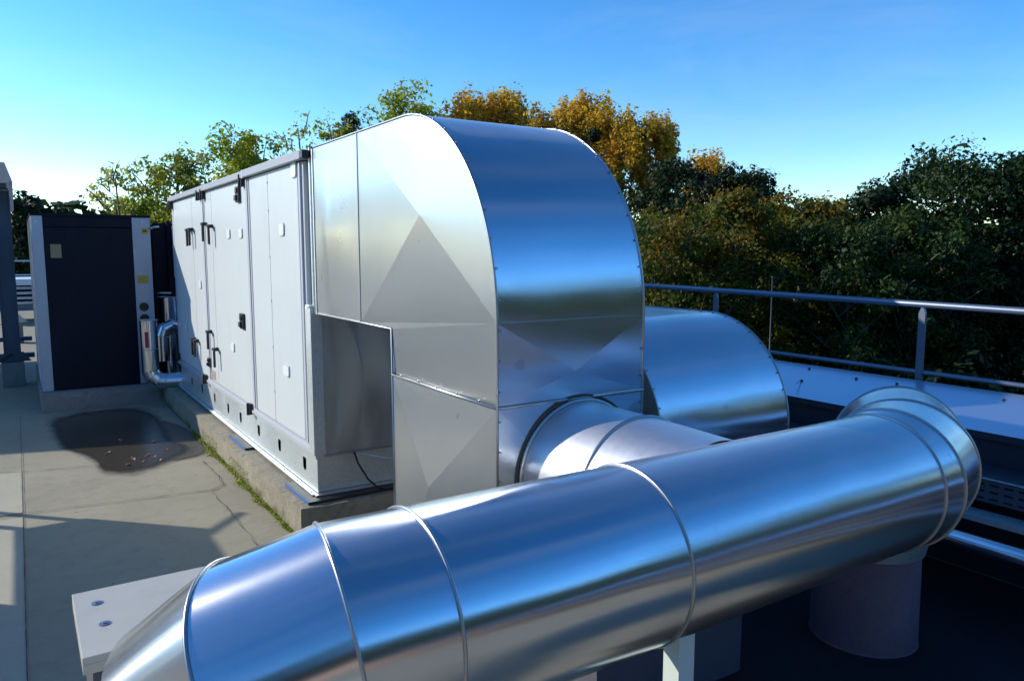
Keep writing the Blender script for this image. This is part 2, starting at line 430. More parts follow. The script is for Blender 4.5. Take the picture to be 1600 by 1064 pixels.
for i, (x, y) in enumerate(spots):
    o = lf if i == 0 else lf.copy()
    if i: COL.objects.link(o)
    o.location = (x, y, .008); o.rotation_euler = (rnd.uniform(-.3, .3), rnd.uniform(-.3, .3), rnd.uniform(0, 6.2))
    s_ = rnd.uniform(.7, 1.3) if i < 12 else rnd.uniform(.3, .5); o.scale = (s_, s_, s_)
    if i >= 12: o['label'] = 'tiny dry leaf scrap on the bare roof concrete'; o['group'] = 'scraps scattered on the concrete'

# ------------------------------------------------------------------ plinths
def rough_box(x0, x1, y0, y1, z0, z1, seg=.07, jit=.006, seed=1):
    """box with worn, uneven edges"""
    nx = max(2, int((x1-x0)/seg)); ny = max(2, int((y1-y0)/seg)); nz = max(2, int((z1-z0)/seg))
    r_ = random.Random(seed); key = {}; b = MB()
    def V(i, j, k):
        if (i, j, k) not in key:
            ed = (i in (0, nx)) + (j in (0, ny)) + (k in (0, nz))
            q = jit * (1.8 if ed > 1 else .6)
            x = x0+(x1-x0)*i/nx; y = y0+(y1-y0)*j/ny; z = z0+(z1-z0)*k/nz
            if ed > 1 and k == nz: z -= abs(r_.gauss(0, q)); 
            if i == 0: x += abs(r_.gauss(0, q))
            if j == 0: y += abs(r_.gauss(0, q))
            key[(i, j, k)] = len(b.v); b.v.append((x, y, z))
        return key[(i, j, k)]
    def quad(*q): b.f.append(tuple(V(*c) for c in q)); b.sm.append(False)
    for i in range(nx):
        for j in range(ny): quad((i, j, nz), (i+1, j, nz), (i+1, j+1, nz), (i, j+1, nz))
    for j in range(ny):
        for k in range(nz):
            quad((0, j, k), (0, j, k+1), (0, j+1, k+1), (0, j+1, k)); quad((nx, j, k), (nx, j+1, k), (nx, j+1, k+1), (nx, j, k+1))
    for i in range(nx):
        for k in range(nz):
            quad((i, 0, k), (i+1, 0, k), (i+1, 0, k+1), (i, 0, k+1)); quad((i, ny, k), (i, ny, k+1), (i+1, ny, k+1), (i+1, ny, k))
    return b
tag(rough_box(1.262, 3.6, 4.13, 8.95, 0, .20, .035, .0022, 4).build('concrete_plinth', M['plinth']),
    'rough mossy concrete plinth under the long grey cabinet', 'plinth')
tag(rough_box(.12, 1.24, 9.02, 11.6, 0, .20, .05, .004, 5).build('concrete_plinth', M['block']),
    'low concrete plinth in shade under the dark square unit', 'plinth')

# ------------------------------------------------------------------ air handling unit
XA, YN, YF, ZB, ZT = 1.40, 4.27, 8.70, .22, 2.215
XR = 3.5
ahu = thing('air_handling_unit', 'long light grey panelled air handling cabinet with black door handles', 'air handler', (XA, YN, .20))
b = MB().box(XA+.03, XR, YN+.03, YF-.02, .47, ZT-.045); b.build('cabinet_body', M['panelpost'], ahu)
# base frame: C channels with holes
def holed_channel():
    bb = MB(); x = XA + .012
    holes = [(7.05, .35), (6.53, .345), (6.11, .345), (5.57, .347), (5.045, .351), (4.51, .354), (7.6, .35), (8.1, .35)]
    # plate split into strips round rounded slots
    ys = [YN]; 
    for y, z in sorted(holes): ys += [y - .03, y + .03]
    ys.append(YF)
    for i in range(0, len(ys), 2): bb.box(x, x + .004, ys[i], ys[i+1], ZB + .012, .455)
    for y, z in holes:
        hw, hh = .031, .041
        bb.box(x, x+.004, y-.03, y+.03, ZB+.012, z-hh); bb.box(x, x+.004, y-.03, y+.03, z+hh, .455)
        bb.box(x, x+.004, y-.03, y-hw, z-hh, z+hh); bb.box(x, x+.004, y+hw, y+.03, z-hh, z+hh)
        # rounded bottom of the hole
        n = 6
        for s_ in (-1, 1):
            vs = [(x, y + s_*hw, z-hh)] + [(x, y + s_*hw*math.cos(k*PI/2/n), z-hh + hw*(1-math.sin(k*PI/2/n))) for k in range(n+1)]
            bb.add(vs, [tuple(range(len(vs)))])
    bb.box(x - .035, x + .03, YN, YF, ZB, ZB + .006)          # bottom flange
    bb.box(x - .012, x + .03, YN, YF, .455, .472)             # top ledge
    for k in range(16):
        y = YN + .06 + k * .28
        bb.tube([(x-.02, y, ZB+.006), (x-.02, y, ZB+.012)], .006, 6)
    return bb
holed_channel().build('base_rail', M['galv'], ahu)
bb = MB().box(XA+.02, XR, YN+.016, YN+.022, ZB+.01, .44)
bb.box(XA-.01, XR, YN-.03, YN+.02, ZB, ZB+.007).box(XA+.0, XR, YN-.012, YN+.02, .44, .462)
bb.build('base_end_rail', M['galv'], ahu)
MB().box(XA+.03, XR-.1, YN+.1, YF-.1, ZB+.01, .44).build('base_interior', M['black'], ahu)
MB().box(XR-.02, XR, YN+.02, YF, ZB, .47).build('base_rail', M['galv'], ahu)
# ledge between base and doors
MB().box(XA-.014, XA+.03, YN, YF, .472, .492).box(XA-.004, XA+.03, YN, YF, .492, .515).build('sill_trim', M['panelpost'], ahu)
# door panels between the posts
def ypanel(y0, y1, nm, x=XA, z0=.518, z1=ZT-.048):
    return MB().box(x, x+.03, y0, y1, z0, z1).build(nm, M['panel'], ahu, .004)
doors = {}
for nm, y0, y1 in (('door', 7.635, 8.60), ('door', 7.175, 7.628), ('door', 6.79, 7.05), ('door', 5.64, 6.783), ('side_panel', 5.068, 5.525), ('side_panel', 4.44, 5.062)):
    doors[(nm, y0)] = ypanel(y0, y1, nm)
for y0, y1, x in ((7.055, 7.17, XA-.004), (5.53, 5.635, XA-.004), (4.33, 4.435, XA+.002), (8.605, 8.70, XA)):
    MB().box(x, XA+.03, y0, y1, .516, ZT-.05).build('post', M['panelpost'], ahu, .003)
for y in (7.085, 5.56, 4.365):
    MB().box(XA-.010, XA-.0045 if y > 4.4 else XA+.0015, y, y+.022, .52, ZT-.055).build('post_rib', M['panelpost'], ahu)
# small rivets at seam of the side panels
for z in (.72, 1.02, 1.33, 1.62, 1.92, 2.1):
    MB().tube([(XA+.001, 5.065, z), (XA-.004, 5.065, z)], .008, 8).build('rivet', M['panelpost'], ahu)
# handles
def handle(y, z, par):
    h = MB()
    h.box(XA-.024, XA-.0005, y-.018, y+.018, z-.01, z+.02)
    h.box(XA-.050, XA-.024, y-.050, y+.020, z-.006, z+.018)
    h.box(XA-.052, XA-.034, y-.048, y-.026, z-.145, z-.0065)
    return h.build('handle', M['black'], par, .003)
for y, z, k in ((7.72, 1.85, ('door', 7.635)), (7.60, 1.855, ('door', 7.175)), (6.99, 1.885, ('door', 6.79)), (6.755, 1.86, ('door', 5.64)),
                (7.72, .815, ('door', 7.635)), (7.60, .81, ('door', 7.175)), (6.99, .95, ('door', 6.79)), (6.755, .82, ('door', 5.64))):
    handle(y, z, doors[k])
# hinges
for y, z in ((8.64, 2.14), (7.20, 2.15), (7.03, 2.15), (5.665, 2.16), (7.27, .50), (5.68, .50), (8.64, .55)):
    h = MB().box(XA-.03, XA-.0045, y-.03, y+.03, z-.045, z+.035); h.tube([(XA-.03, y, z-.05), (XA-.03, y, z+.04)], .014, 10)
    h.build('hinge', M['black'], ahu, .003)
# latches
for y, z, s_ in ((5.82, 2.07, 1.0), (5.84, 1.135, 1.0), (7.10, .67, .7)):
    h = MB().box(XA-.02, XA-.0005, y-.05*s_, y+.045*s_, z-.058*s_, z+.058*s_)
    h.box(XA-.034, XA-.0205, y-.02*s_, y+.03*s_, z-.045*s_, z-.005*s_).box(XA-.03, XA-.0205, y-.035*s_, y+.01*s_, z+.01*s_, z+.045*s_)
    h.build('latch', M['black'], ahu, .003)
MB().box(XA-.002, XA-.0005, 6.90, 7.04, .53, .61).build('label', M['beige'], ahu)
# oval white plugs
def plug(y, z, w, h_, par):
    vs = []; n = 20
    for k in range(n):
        a = 2*PI*k/n; c, s_ = math.cos(a), math.sin(a)
        e = .45
        vs.append((XA-.008, y + w/2*abs(c)**e*(1 if c > 0 else -1), z + h_/2*abs(s_)**e*(1 if s_ > 0 else -1)))
    base = [(XA-.0004, v[1], v[2]) for v in vs]
    p = MB(); p.add(vs + base, [tuple(range(n))] + [(k, n+k, n+(k+1) % n, (k+1) % n) for k in range(n)])
    o = p.build('cover_plug', M['plug'], par)
    q = MB(); q.closed([(XA-.003, y+(v[1]-y)*1.10, z+(v[2]-z)*1.08) for v in vs], .0035, 5)
    q.build('plug_rim', M['panelpost'], o)
for y, z, w, h_, k in ((4.49, 2.13, .085, .085, ('side_panel', 4.44)), (4.77, 1.79, .095, .075, ('side_panel', 4.44)), (4.775, .90, .12, .07, ('side_panel', 4.44)),
                       (6.185, 1.79, .09, .068, ('door', 5.64)), (5.81, 1.788, .10, .068, ('door', 5.64)), (6.205, .90, .10, .065, ('door', 5.64)),
                       (7.38, 1.355, .10, .07, ('door', 7.175)), (7.80, 1.80, .11, .07, ('door', 7.635)), (8.19, .895, .10, .06, ('door', 7.635)), (8.52, .90, .10, .06, ('door', 7.635))):
    plug(y, z, w, h_, doors[k])
# roof cap in two lengths
MB().box(XA-.035, XR+.03, YN-.01, 5.572, ZT-.044, ZT+.006).build('roof_cap', M['captrim'], ahu, .003)
MB().box(XA-.033, XR+.03, 5.575, YF+.03, ZT-.044, ZT+.003).build('roof_cap', M['captrim'], ahu, .003)
MB().box(XA-.036, XA-.0335, 5.56, 5.59, ZT-.05, ZT+.008).build('cap_joint', M['panelpost'], ahu)
MB().box(XA-.04, XA+.10, YN-.055, YN+.0, ZT-.045, ZT-.002).build('cap_end', M['black'], ahu, .003)
# end wall facing the ducts
def pyramid(pts, cen, b=None, sub=6):
    """sheet bounded by pts, creased up to cen; fan triangles"""
    b = b or MB(); P = []
    N = len(pts)
    for i in range(N):
        a = Vector(pts[i]); c = Vector(pts[(i+1) % N]); P.append(a)
    b.add(P + [Vector(cen)], [(i, (i+1) % N, N) for i in range(N)])
    return b
ew = pyramid([(1.455, YN-.010, .462), (XR-.02, YN-.010, .462), (XR-.02, YN-.010, 1.34), (1.455, YN-.010, 1.34)], (2.2, YN+.006, .8))
def warped(x0, x1, z0, z1, y, seed=0):
    bb = MB(); nx, nz = 28, 20; vs = []
    for j in range(nz+1):
        for i in range(nx+1):
            u, v = i/nx, j/nz
            d = .020*math.sin(PI*v)*math.exp(-((u-.18-.05*math.sin(PI*v))/.10)**2) - .012*math.sin(PI*v)*math.sin(PI*min(1, u*1.6))
            vs.append((x0+(x1-x0)*u, y - d, z0+(z1-z0)*v))
    fs = [(j*(nx+1)+i, j*(nx+1)+i+1, (j+1)*(nx+1)+i+1, (j+1)*(nx+1)+i) for j in range(nz) for i in range(nx)]
    return bb.add(vs, fs, True)
warped(1.455, 2.5, .465, 1.335, YN-.03).build('end_panel', M['ductside'], ahu)
MB().box(2.503, XR, YN-.03, YN+.02, .465, ZT-.06).box(1.46, 2.5, YN-.0, YN+.02, 1.34, ZT-.06).build('end_wall', M['panel'], ahu)
MB().box(1.382, 1.452, YN-.045, YN+.05, .47, 1.335).box(1.375, 1.41, YN-.05, YN+.02, 1.335, 1.350).build('corner_flashing', M['galv'], ahu, .003)
MB().box(1.452, 2.5, YN-.045, YN-.034, .455, .468).build('drip_edge', M['bead'], ahu)
MB().box(2.15, 3.42, 4.32, 5.7, ZT+.007, 2.42).build('added_shade_box', M['panel'], ahu, .004)  # unseen box added to throw shade on the parapet capping and rail
keep(ahu)

# condensate hose
cb = MB().tube([(1.62, 4.21, .46), (1.63, 4.18, .40), (1.68, 4.15, .30), (1.74, 4.14, .24), (1.78, 4.14, .225)], .006, 8)
tag(cb.build('drain_hose', M['black']), 'thin black drain hose curling below the dark end panel', 'hose')
cb = MB().tube([(1.66, 4.215, .45), (1.8, 4.17, .41), (1.95, 4.16, .37), (2.2, 4.19, .34)], .004, 8)
tag(cb.build('cable', M['paper']), 'thin pale cable running right from the cabinet corner', 'cable')
# rubber pads under the base rail
for i, (y0, y1, lab) in enumerate(((4.17, 4.62, 'blue edged rubber pad at the near corner of the long cabinet'), (5.62, 6.12, 'blue edged rubber pad halfway along the top of the mossy plinth'))):
    p = thing('rubber_pad', lab, 'rubber pad', (1.38, (y0+y1)/2, .2), 'rubber pads under the long cabinet')
    MB().box(1.325, 1.9 if i == 0 else 1.5, y0, y1, .204, .217).build('pad', M['black'], p)
    MB().box(1.318, 1.3245, y0, y1, .203, .2165).build('edge_strip', M['blue'], p)
    keep(p)

# ------------------------------------------------------------------ curved duct elbows
def elbow(root, x0, x1, yc, zc, ry, rz, yback, zin, yin, zbot, zseam, split=None, screws=.11, mainpyr=None, seamtop=None):
    ztop = zc + rz; yf = yc - ry
    N = 40
    arc = [(yc - ry*math.sin(PI/2*k/N), zc + rz*math.cos(PI/2*k/N)) for k in range(N+1)]
    prof = [(yback, ztop)] + arc                      # (y,z) along outer skin down to (yf,zc)
    skin = MB(); nx = 10
    pr = []
    for (a, c) in zip(prof[:-1], prof[1:]):
        n = 6 if a[0] == yback and c == arc[0] else 1
        for k in range(n): pr.append((a[0]+(c[0]-a[0])*k/n, a[1]+(c[1]-a[1])*k/n))
    pr.append(prof[-1])
    vs = [(x0+(x1-x0)*i/nx, p[0], p[1]) for p in pr for i in range(nx+1)]
    fs = [(j*(nx+1)+i, j*(nx+1)+i+1, (j+1)*(nx+1)+i+1, (j+1)*(nx+1)+i) for j in range(len(pr)-1) for i in range(nx)]
    skin.add(vs, fs, True)
    skin.build('curved_skin', M['duct'], root)
    # front plates
    mz = zseam
    pyramid([(x0, yf, mz), (x1, yf, mz), (x1, yf, zc), (x0, yf, zc)], ((x0+x1)/2, yf-.007, mz+(zc-mz)*.35)).build('front_panel', M['duct'], root)
    pyramid([(x0, yf, zbot), (x1, yf, zbot), (x1, yf, mz), (x0, yf, mz)], ((x0+x1)/2, yf-.010, mz-.35)).build('front_panel', M['duct'], root)
    # inner skin
    MB().add([(x0, yin, zbot), (x1, yin, zbot), (x1, yin, zin), (x0, yin, zin), (x0, yback, zin), (x1, yback, zin)], [(0, 1, 2, 3), (3, 2, 5, 4)]).build('inner_skin', M['duct'], root)
    for sx, x in ((-1, x0), (1, x1)):
        f = -1 * sx
        # arch panel
        ys = split if split else yback
        cen = mainpyr or ((yc+yf)/2 + .15, zin + .45)
        out = [(x, ys, zin)] + [(x, p[0], p[1]) for p in reversed(arc)] + ([(x, ys, ztop)] if abs(ys-yc) > .01 else [])
        low = [(x, ys, zin), (x, yin, zin), (x - sx*.009, yin, mz), (x - sx*.012, yf, mz), (x, yf, zc)]
        MB().add(low, [(0, 1, 4), (1, 2, 4), (2, 3, 4)]).build('side_panel', M['ductside'], root)
        pyramid(out, (x + sx*.026, *cen)).build('side_panel', M['ductside'], root)
        if split:
            o2 = [(x, yback, zin), (x, split, zin), (x, split, ztop), (x, yback, ztop)]
            bb = MB(); nu, nv = 16, 16; vs = []
            for j in range(nv+1):
                for i in range(nu+1):
                    u, v = i/nu, j/nv; y = split + (yback-split)*u; z = zin + (ztop-zin)*v
                    d = .016*min(min(u, 1-u)*2, 1)*min(v, 1-v)*2 + .010*math.sin(PI*v)*math.exp(-((u-.62-.08*v)/.07)**2)
                    vs.append((x + sx*d, y, z))
            bb.add(vs, [(j*(nu+1)+i, j*(nu+1)+i+1, (j+1)*(nu+1)+i+1, (j+1)*(nu+1)+i) for j in range(nv) for i in range(nu)], True)
            bb.build('side_panel', M['ductside'], root)
            MB().box(x-.004, x+.004, split-.006, split+.006, zin, ztop-.002).build('panel_seam', M['bead'], root)
        # lower side panel, creased
        pyramid([(x, yf, zbot), (x, yin, zbot), (x, yin, mz-.002), (x, yf, mz-.002)], (x + sx*.028, (yf+yin)/2+.05, mz-.42)).build('side_panel', M['ductside'], root)
        # edge bead and screws along the curved edge
        e = MB(); pts = [(x, p[0], p[1]) for p in pr] + [(x, yf, mz), (x, yf, zbot)]
        e.tube(pts, .0055, 8)
        acc = 0; last = Vector(pts[0])
        for p in pts[1:]:
            p = Vector(p); seg = (p-last).length; dd = p - last
            n = int((acc+seg)/screws)
            for k in range(1, n+1):
                q = last + dd * ((k*screws-acc)/seg)
                t = dd.normalized(); nn = Vector((0, -t.z, t.y));  nn = nn if nn.dot(Vector((0, -1, 1))) > 0 else -nn
                cen_ = q + Vector((-sx*.008, 0, 0)) + nn*.002
                e.tube([cen_, cen_ + nn*.006], .0045, 6)
            acc = (acc+seg) % screws; last = p
        e.build('edge_seam', M['bead'], root)
        # seams on the side faces
        sm = MB(); sm.tube([(x+sx*.003, yin, mz), (x+sx*.003, yf, mz)], .006, 8)
        sm.tube([(x+sx*.002, yin, zbot), (x+sx*.002, yin, zin), (x+sx*.002, yback, zin+.0)], .005, 8)
        for k in range(5):
            y = yf + .12 + k*.17
            if y < yin: sm.tube([(x+sx*.004, y, mz+.006), (x+sx*.004, y, mz+.013)], .004, 6)
        sm.build('side_seam', M['bead'], root)
    MB().tube([(x0, yf-.004, mz), (x1, yf-.004, mz)], .006, 8).build('front_seam', M['bead'], root)
    if seamtop:
        MB().box(x0+.02, x1-.02, yf-.0018, yf+.002, zc-.002, zc+.0025).build('lap_joint', M['bead'], root)
d1 = thing('curved_duct', 'tall curved sheet metal duct arching down from the long grey cabinet', 'air duct', (1.75, 3.0, 0))
elbow(d1, 1.405, 2.10, 3.0, 1.40, .75, .82, 4.16, 1.305, 3.15, .005, 1.095, split=3.52, mainpyr=(2.80, 1.80), seamtop=True)
# connection to the cabinet
c = MB()
c.box(1.41, 2.095, 4.162, 4.225, 1.31, 2.215)
c.build('connector', M['panel'], d1)
MB().box(1.40, 1.415, 4.165, 4.18, 1.30, 2.228).box(1.40, 1.415, 4.215, 4.23, 1.30, 2.228).box(1.40, 2.10, 4.165, 4.18, 2.214, 2.228).build('connector_flange', M['galv'], d1)
keep(d1)
d2 = thing('curved_duct', 'lower curved sheet metal duct behind the tall one', 'air duct', (2.75, 2.9, 0))
elbow(d2, 2.33, 3.20, 2.90, .775, .54, .545, 4.22, .72, 3.05, .008, .60, mainpyr=(2.72, 1.05), screws=.09)
keep(d2)

# ------------------------------------------------------------------ round ducts
def mitre_ring(c, n, ax, r, N=64):
    """ellipse where a cylinder of axis ax meets the plane (c,n)"""
    ax = ax.normalized(); ref = Vector((0, 0, 1)) if abs(ax.z) < .95 else Vector((0, 1, 0))
    u = (ref - ax*ref.dot(ax)).normalized(); w = ax.cross(u); out = []
    for k in range(N):
        p = c + r*(math.cos(2*PI*k/N)*u + math.sin(2*PI*k/N)*w)
        t = (c - p).dot(n)/ax.dot(n); out.append(p + ax*t)
    return out
def gored(root, pts, radii, names, mat, bead=.0075, beads=None, capends=(False, False), lap=.003):
    pts = [Vector(p) for p in pts]; nseg = len(pts)-1
    planes = []
    for i, p in enumerate(pts):
        if i == 0: n = (pts[1]-pts[0]).normalized()
        elif i == nseg: n = (pts[-1]-pts[-2]).normalized()
        else: n = ((pts[i+1]-p).normalized() + (p-pts[i-1]).normalized()).normalized()
        planes.append(n)
    for i in range(nseg):
        ax = pts[i+1]-pts[i]; ra = radii[i]; rb = radii[i+1] if isinstance(radii[i+1], float) else radii[i+1]
        A = mitre_ring(pts[i], planes[i], ax, ra); B = mitre_ring(pts[i+1], planes[i+1], ax, rb)
        N = len(A); K = max(2, int(ax.length/.12)); m_ = MB()
        vs = []
        for j in range(K+1):
            vs += [a.lerp(b_, j/K) for a, b_ in zip(A, B)]
        m_.add(vs, [(j*N+k, j*N+(k+1) % N, (j+1)*N+(k+1) % N, (j+1)*N+k) for j in range(K) for k in range(N)], True)
        if capends[0] and i == 0: m_.add(A, [tuple(reversed(range(N)))])
        if capends[1] and i == nseg-1: m_.add(B, [tuple(range(N))])
        m_.build(names[i], mat, root)
        if beads is None or (i+1) in beads:
            if i+1 <= nseg:
                c_ = pts[i+1]; rr = mitre_ring(c_, planes[i+1], ax, rb + bead*.35)
                MB().closed(rr, bead, 8).build('seam_ring', M['bead'], root)
def dirv(phi, t):
    X = Vector((-1, 0, 0)); B = Vector((0, math.cos(phi), -math.sin(phi))); return math.cos(t)*X + math.sin(t)*B
YC, ZC, RP = 1.475, .838, .2425
big = thing('round_duct', 'large shiny round metal duct crossing the foreground with gored elbows at both ends', 'round duct', (1.5, YC, 0))
pts = [Vector((.289, 1.664, .004)), Vector((.289, 1.664, .42)), Vector((.318, 1.615, .699)), Vector((.388, 1.525, .789)), Vector((.530, YC, ZC)),
       Vector((.695, YC, ZC)), Vector((1.335, YC, ZC)), Vector((2.50, YC, ZC)),
      Vector((2.585, 1.481, ZC)), Vector((2.789, 1.547, ZC)), Vector((2.943, 1.652, ZC)), Vector((2.97, 1.70, .79)), Vector((2.99, 1.785, .66)), Vector((2.99, 1.785, .44))]
rad = [RP]*5 + [RP]*3 + [.252, .256, .258, .235, .205, .195]
nm = ['vertical_run'] + ['elbow_gore']*3 + ['pipe_section']*3 + ['elbow_gore']*5 + ['outlet_pipe']
gored(big, pts, rad, nm, M['pipe'], .0040, beads={3, 4, 5, 6, 7, 8, 9, 10})
# water drop collar above the plaster upstand
col = MB(); N = 48
for (za, ra), (zb, rb_) in (((.47, .205), (.465, .235)), ((.465, .235), (.405, .222))):
    o = len(col.v)
    col.add([(2.99+ra*math.cos(2*PI*k/N), 1.785+ra*math.sin(2*PI*k/N), za) for k in range(N)] + [(2.99+rb_*math.cos(2*PI*k/N), 1.785+rb_*math.sin(2*PI*k/N), zb) for k in range(N)],
            [(k, (k+1) % N, N+(k+1) % N, N+k) for k in range(N)], True)
col.build('rain_collar', M['galv'], big)
keep(big)
up = MB(); prof = [(.0, .220), (.012, .216), (.30, .212), (.43, .210)]; N = 48
for (za, ra), (zb, rb_) in zip(prof[:-1], prof[1:]):
    up.add([(2.99+ra*math.cos(2*PI*k/N), 1.785+ra*math.sin(2*PI*k/N), za) for k in range(N)] + [(2.99+rb_*math.cos(2*PI*k/N), 1.785+rb_*math.sin(2*PI*k/N), zb) for k in range(N)],
           [(k, (k+1) % N, N+(k+1) % N, N+k) for k in range(N)], True)
tag(up.build('roof_upstand', M['upstand']), 'round plastered roof upstand under the far end of the big duct', 'roof upstand')

br = thing('branch_duct', 'short round duct joining the tall curved duct to the big foreground duct', 'round duct', (1.776, 2.25, 0))
gored(br, [(1.776, 2.245, .81), (1.776, 1.905, .81), (1.776, 1.55, .812)], [.272, .272, .262], ['pipe_section', 'tee_collar'], M['pipe_y'], .006, beads={1})
MB().closed(mitre_ring(Vector((1.776, 2.238, .81)), Vector((0, -1, 0)), Vector((0, -1, 0)), .278), .009, 8).build('seam_ring', M['bead'], br)
MB().closed(mitre_ring(Vector((1.776, 2.247, .81)), Vector((0, -1, 0)), Vector((0, -1, 0)), .292), .007, 8).build('sealant', M['crack'], br)
keep(br)

# supports under the big duct
sp = thing('pipe_support', 'pale green painted upright supporting the big duct', 'support', (1.49, 1.42, 0))
MB().box(1.465, 1.525, 1.40, 1.404, 0, .60).box(1.465, 1.469, 1.404, 1.46, 0, .60).build('upright', M['palegreen'], sp)
MB().box(1.43, 1.56, 1.36, 1.48, 0, .008).build('foot_plate', M['galv'], sp)
keep(sp)
tag(rough_box(1.56, 2.30, 1.87, 2.17, 0, .50, .08, .003, 9).build('concrete_block', M['greywall']), 'dark grey concrete block standing behind the big duct', 'block')

# capped upstand at lower left
cu = thing('capped_upstand', 'low grey upstand with a pale metal cap and two screws', 'upstand', (.26, 2.4, 0))
MB().box(.10, .80, 2.195, 2.58, 0, .575).build('wall', M['greywall'], cu)
MB().box(.077, .83, 2.165, 2.61, .58, .60).box(.077, .83, 2.165, 2.169, .552, .58).box(.077, .081, 2.169, 2.61, .552, .58).build('cap', M['blockcap'], cu, .002)
MB().box(.17, .42, 2.185, 2.194, .25, .53).build('recess_panel', M['crack'], cu)
for x, y in ((.138, 2.50), (.145, 2.345)):
    s_ = MB(); N = 20
    for (ra, za), (rb_, zb) in (((.017, .6012), (.014, .6022)), ((.014, .6022), (.007, .6024)), ((.007, .6024), (.006, .6055)), ((.006, .6055), (.0005, .6058))):
        s_.add([(x+ra*math.cos(2*PI*k/N), y+ra*math.sin(2*PI*k/N), za) for k in range(N)] + [(x+rb_*math.cos(2*PI*k/N), y+rb_*math.sin(2*PI*k/N), zb) for k in range(N)],
               [(k, (k+1) % N, N+(k+1) % N, N+k) for k in range(N)])
    s_.build('screw', M['railsteel'], cu)
keep(cu)

# ------------------------------------------------------------------ parapet, guard rail, cable tray
CX0, CX1, CZ0, CZ1, RX = 4.06, 4.71, 0.744, 0.849, 4.76
pa = thing('parapet', 'low roof edge parapet clad with a wide pale blue metal sheet', 'parapet', (4.4, 3, 0))
b = MB(); b.add([(CX0, -9, CZ0), (CX1, -9, CZ1), (CX1, 26, CZ1), (CX0, 26, CZ0), (CX1, -9, CZ1-.14), (CX1, 26, CZ1-.14)], [(0, 1, 2, 3), (1, 4, 5, 2)])
b.build('capping', M['capsheet'], pa)
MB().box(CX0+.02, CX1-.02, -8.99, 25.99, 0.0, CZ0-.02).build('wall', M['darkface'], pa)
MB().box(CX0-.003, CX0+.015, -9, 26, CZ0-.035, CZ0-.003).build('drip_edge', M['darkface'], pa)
for (x, y) in ((5.25, 3.7), (5.2, 2.95), (5.18, 3.25), (4.95, 3.55), (5.2, 2.25), (5.2, 4.4), (5.25, 5.2), (5.0, 1.6)):
    x *= .88; y *= .88
    z = CZ0 + (x-CX0)/(CX1-CX0)*(CZ1-CZ0)
    MB().tube([(x, y, z+.001), (x, y, z+.009)], .009, 8).build('screw', M['crack'], pa)
MB().add(*ribbon([(4.18, 3.04), (4.356, 3.13)], .005, .800)).build('scratch', M['crack'], pa)
keep(pa)
gr = thing('guard_rail', 'galvanised tubular guard rail along the roof edge', 'railing', (RX, 3, .6))
MB().tube([(RX, -8, 1.21), (RX, 1.94, 1.316), (RX, 5.1, 1.348), (RX, 20, 1.37)], .0215, 14).build('top_rail', M['railsteel'], gr)
MB().tube([(RX+.015, -8, .885), (RX+.015, 20, .900)], .0155, 12).build('mid_rail', M['railsteel'], gr)
for k in range(-5, 10):
    y = 2.56 + 1.69*k
    zt = 1.21 + (y+8)/9.94*.106 if y < 1.94 else 1.316 + min(y-1.94, 3.2)*.01
    p = MB(); p.box(RX-.010, RX+.010, y-.021, y+.021, .5, zt-.055)
    p.add([(RX-.010, y-.021, zt-.055), (RX+.010, y-.021, zt-.055), (RX+.010, y+.021, zt-.055), (RX-.010, y+.021, zt-.055), (RX-.010, y-.006, zt-.016), (RX+.010, y-.006, zt-.016), (RX+.010, y+.006, zt-.016), (RX-.010, y+.006, zt-.016)],
          [(0, 1, 5, 4), (1, 2, 6, 5), (2, 3, 7, 6), (3, 0, 4, 7), (4, 5, 6, 7)])
    p.build('post', M['railsteel'], gr)
keep(gr)
m, nt_, b = newmat('slotted_side')
tc = nt_.nodes.new("ShaderNodeTexCoord"); sp_ = nt_.nodes.new("ShaderNodeSeparateXYZ"); cx_ = nt_.nodes.new("ShaderNodeCombineXYZ")
L(nt_, tc.outputs['Object'], sp_.inputs[0]); L(nt_, sp_.outputs[1], cx_.inputs[0]); L(nt_, sp_.outputs[2], cx_.inputs[1])
bk = nt_.nodes.new("ShaderNodeTexBrick"); bk.inputs['Color1'].default_value = (.004, .004, .005, 1); bk.inputs['Color2'].default_value = (.004, .004, .005, 1)
bk.inputs['Mortar'].default_value = (.07, .08, .10, 1); bk.inputs['Scale'].default_value = 1; bk.inputs['Mortar Size'].default_value = .012
bk.inputs['Brick Width'].default_value = .062; bk.inputs['Row Height'].default_value = .034; bk.offset = 0
L(nt_, cx_.outputs[0], bk.inputs['Vector']); L(nt_, bk.outputs['Color'], b.inputs['Base Color']); b.inputs['Roughness'].default_value = .45
M['slotted'] = m
tr = thing('cable_tray', 'dark perforated cable tray running along the inside of the parapet', 'cable tray', (3.85, 2, .4))
ztr = .585
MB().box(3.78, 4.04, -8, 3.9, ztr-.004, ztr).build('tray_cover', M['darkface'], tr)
MB().box(3.772, 3.778, -8, 3.9, ztr-.11, ztr-.002).build('slotted_side', M['slotted'], tr)
MB().box(3.766, 3.782, -8, 3.9, ztr+.0005, ztr+.004).build('lip', M['galv'], tr)
for y in (-1, 1, 3): MB().box(3.8, 3.84, y, y+.04, 0, ztr-.005).build('leg', M['galv'], tr)
keep(tr)
tag(MB().box(3.62, 3.74, -8, 3.8, .42, .445).build('metal_channel', M['galv']), 'flat steel channel lying between the tray and the bright pipe', 'channel')
pp = thing('insulated_pipe', 'bright straight pipe low beside the parapet', 'pipe', (3.55, 2, .1))
MB().tube([(3.55, -8, .335), (3.55, 1.2, .335), (3.55, 3.6, .335)], .046, 24).build('pipe_run', M['silver'], pp)
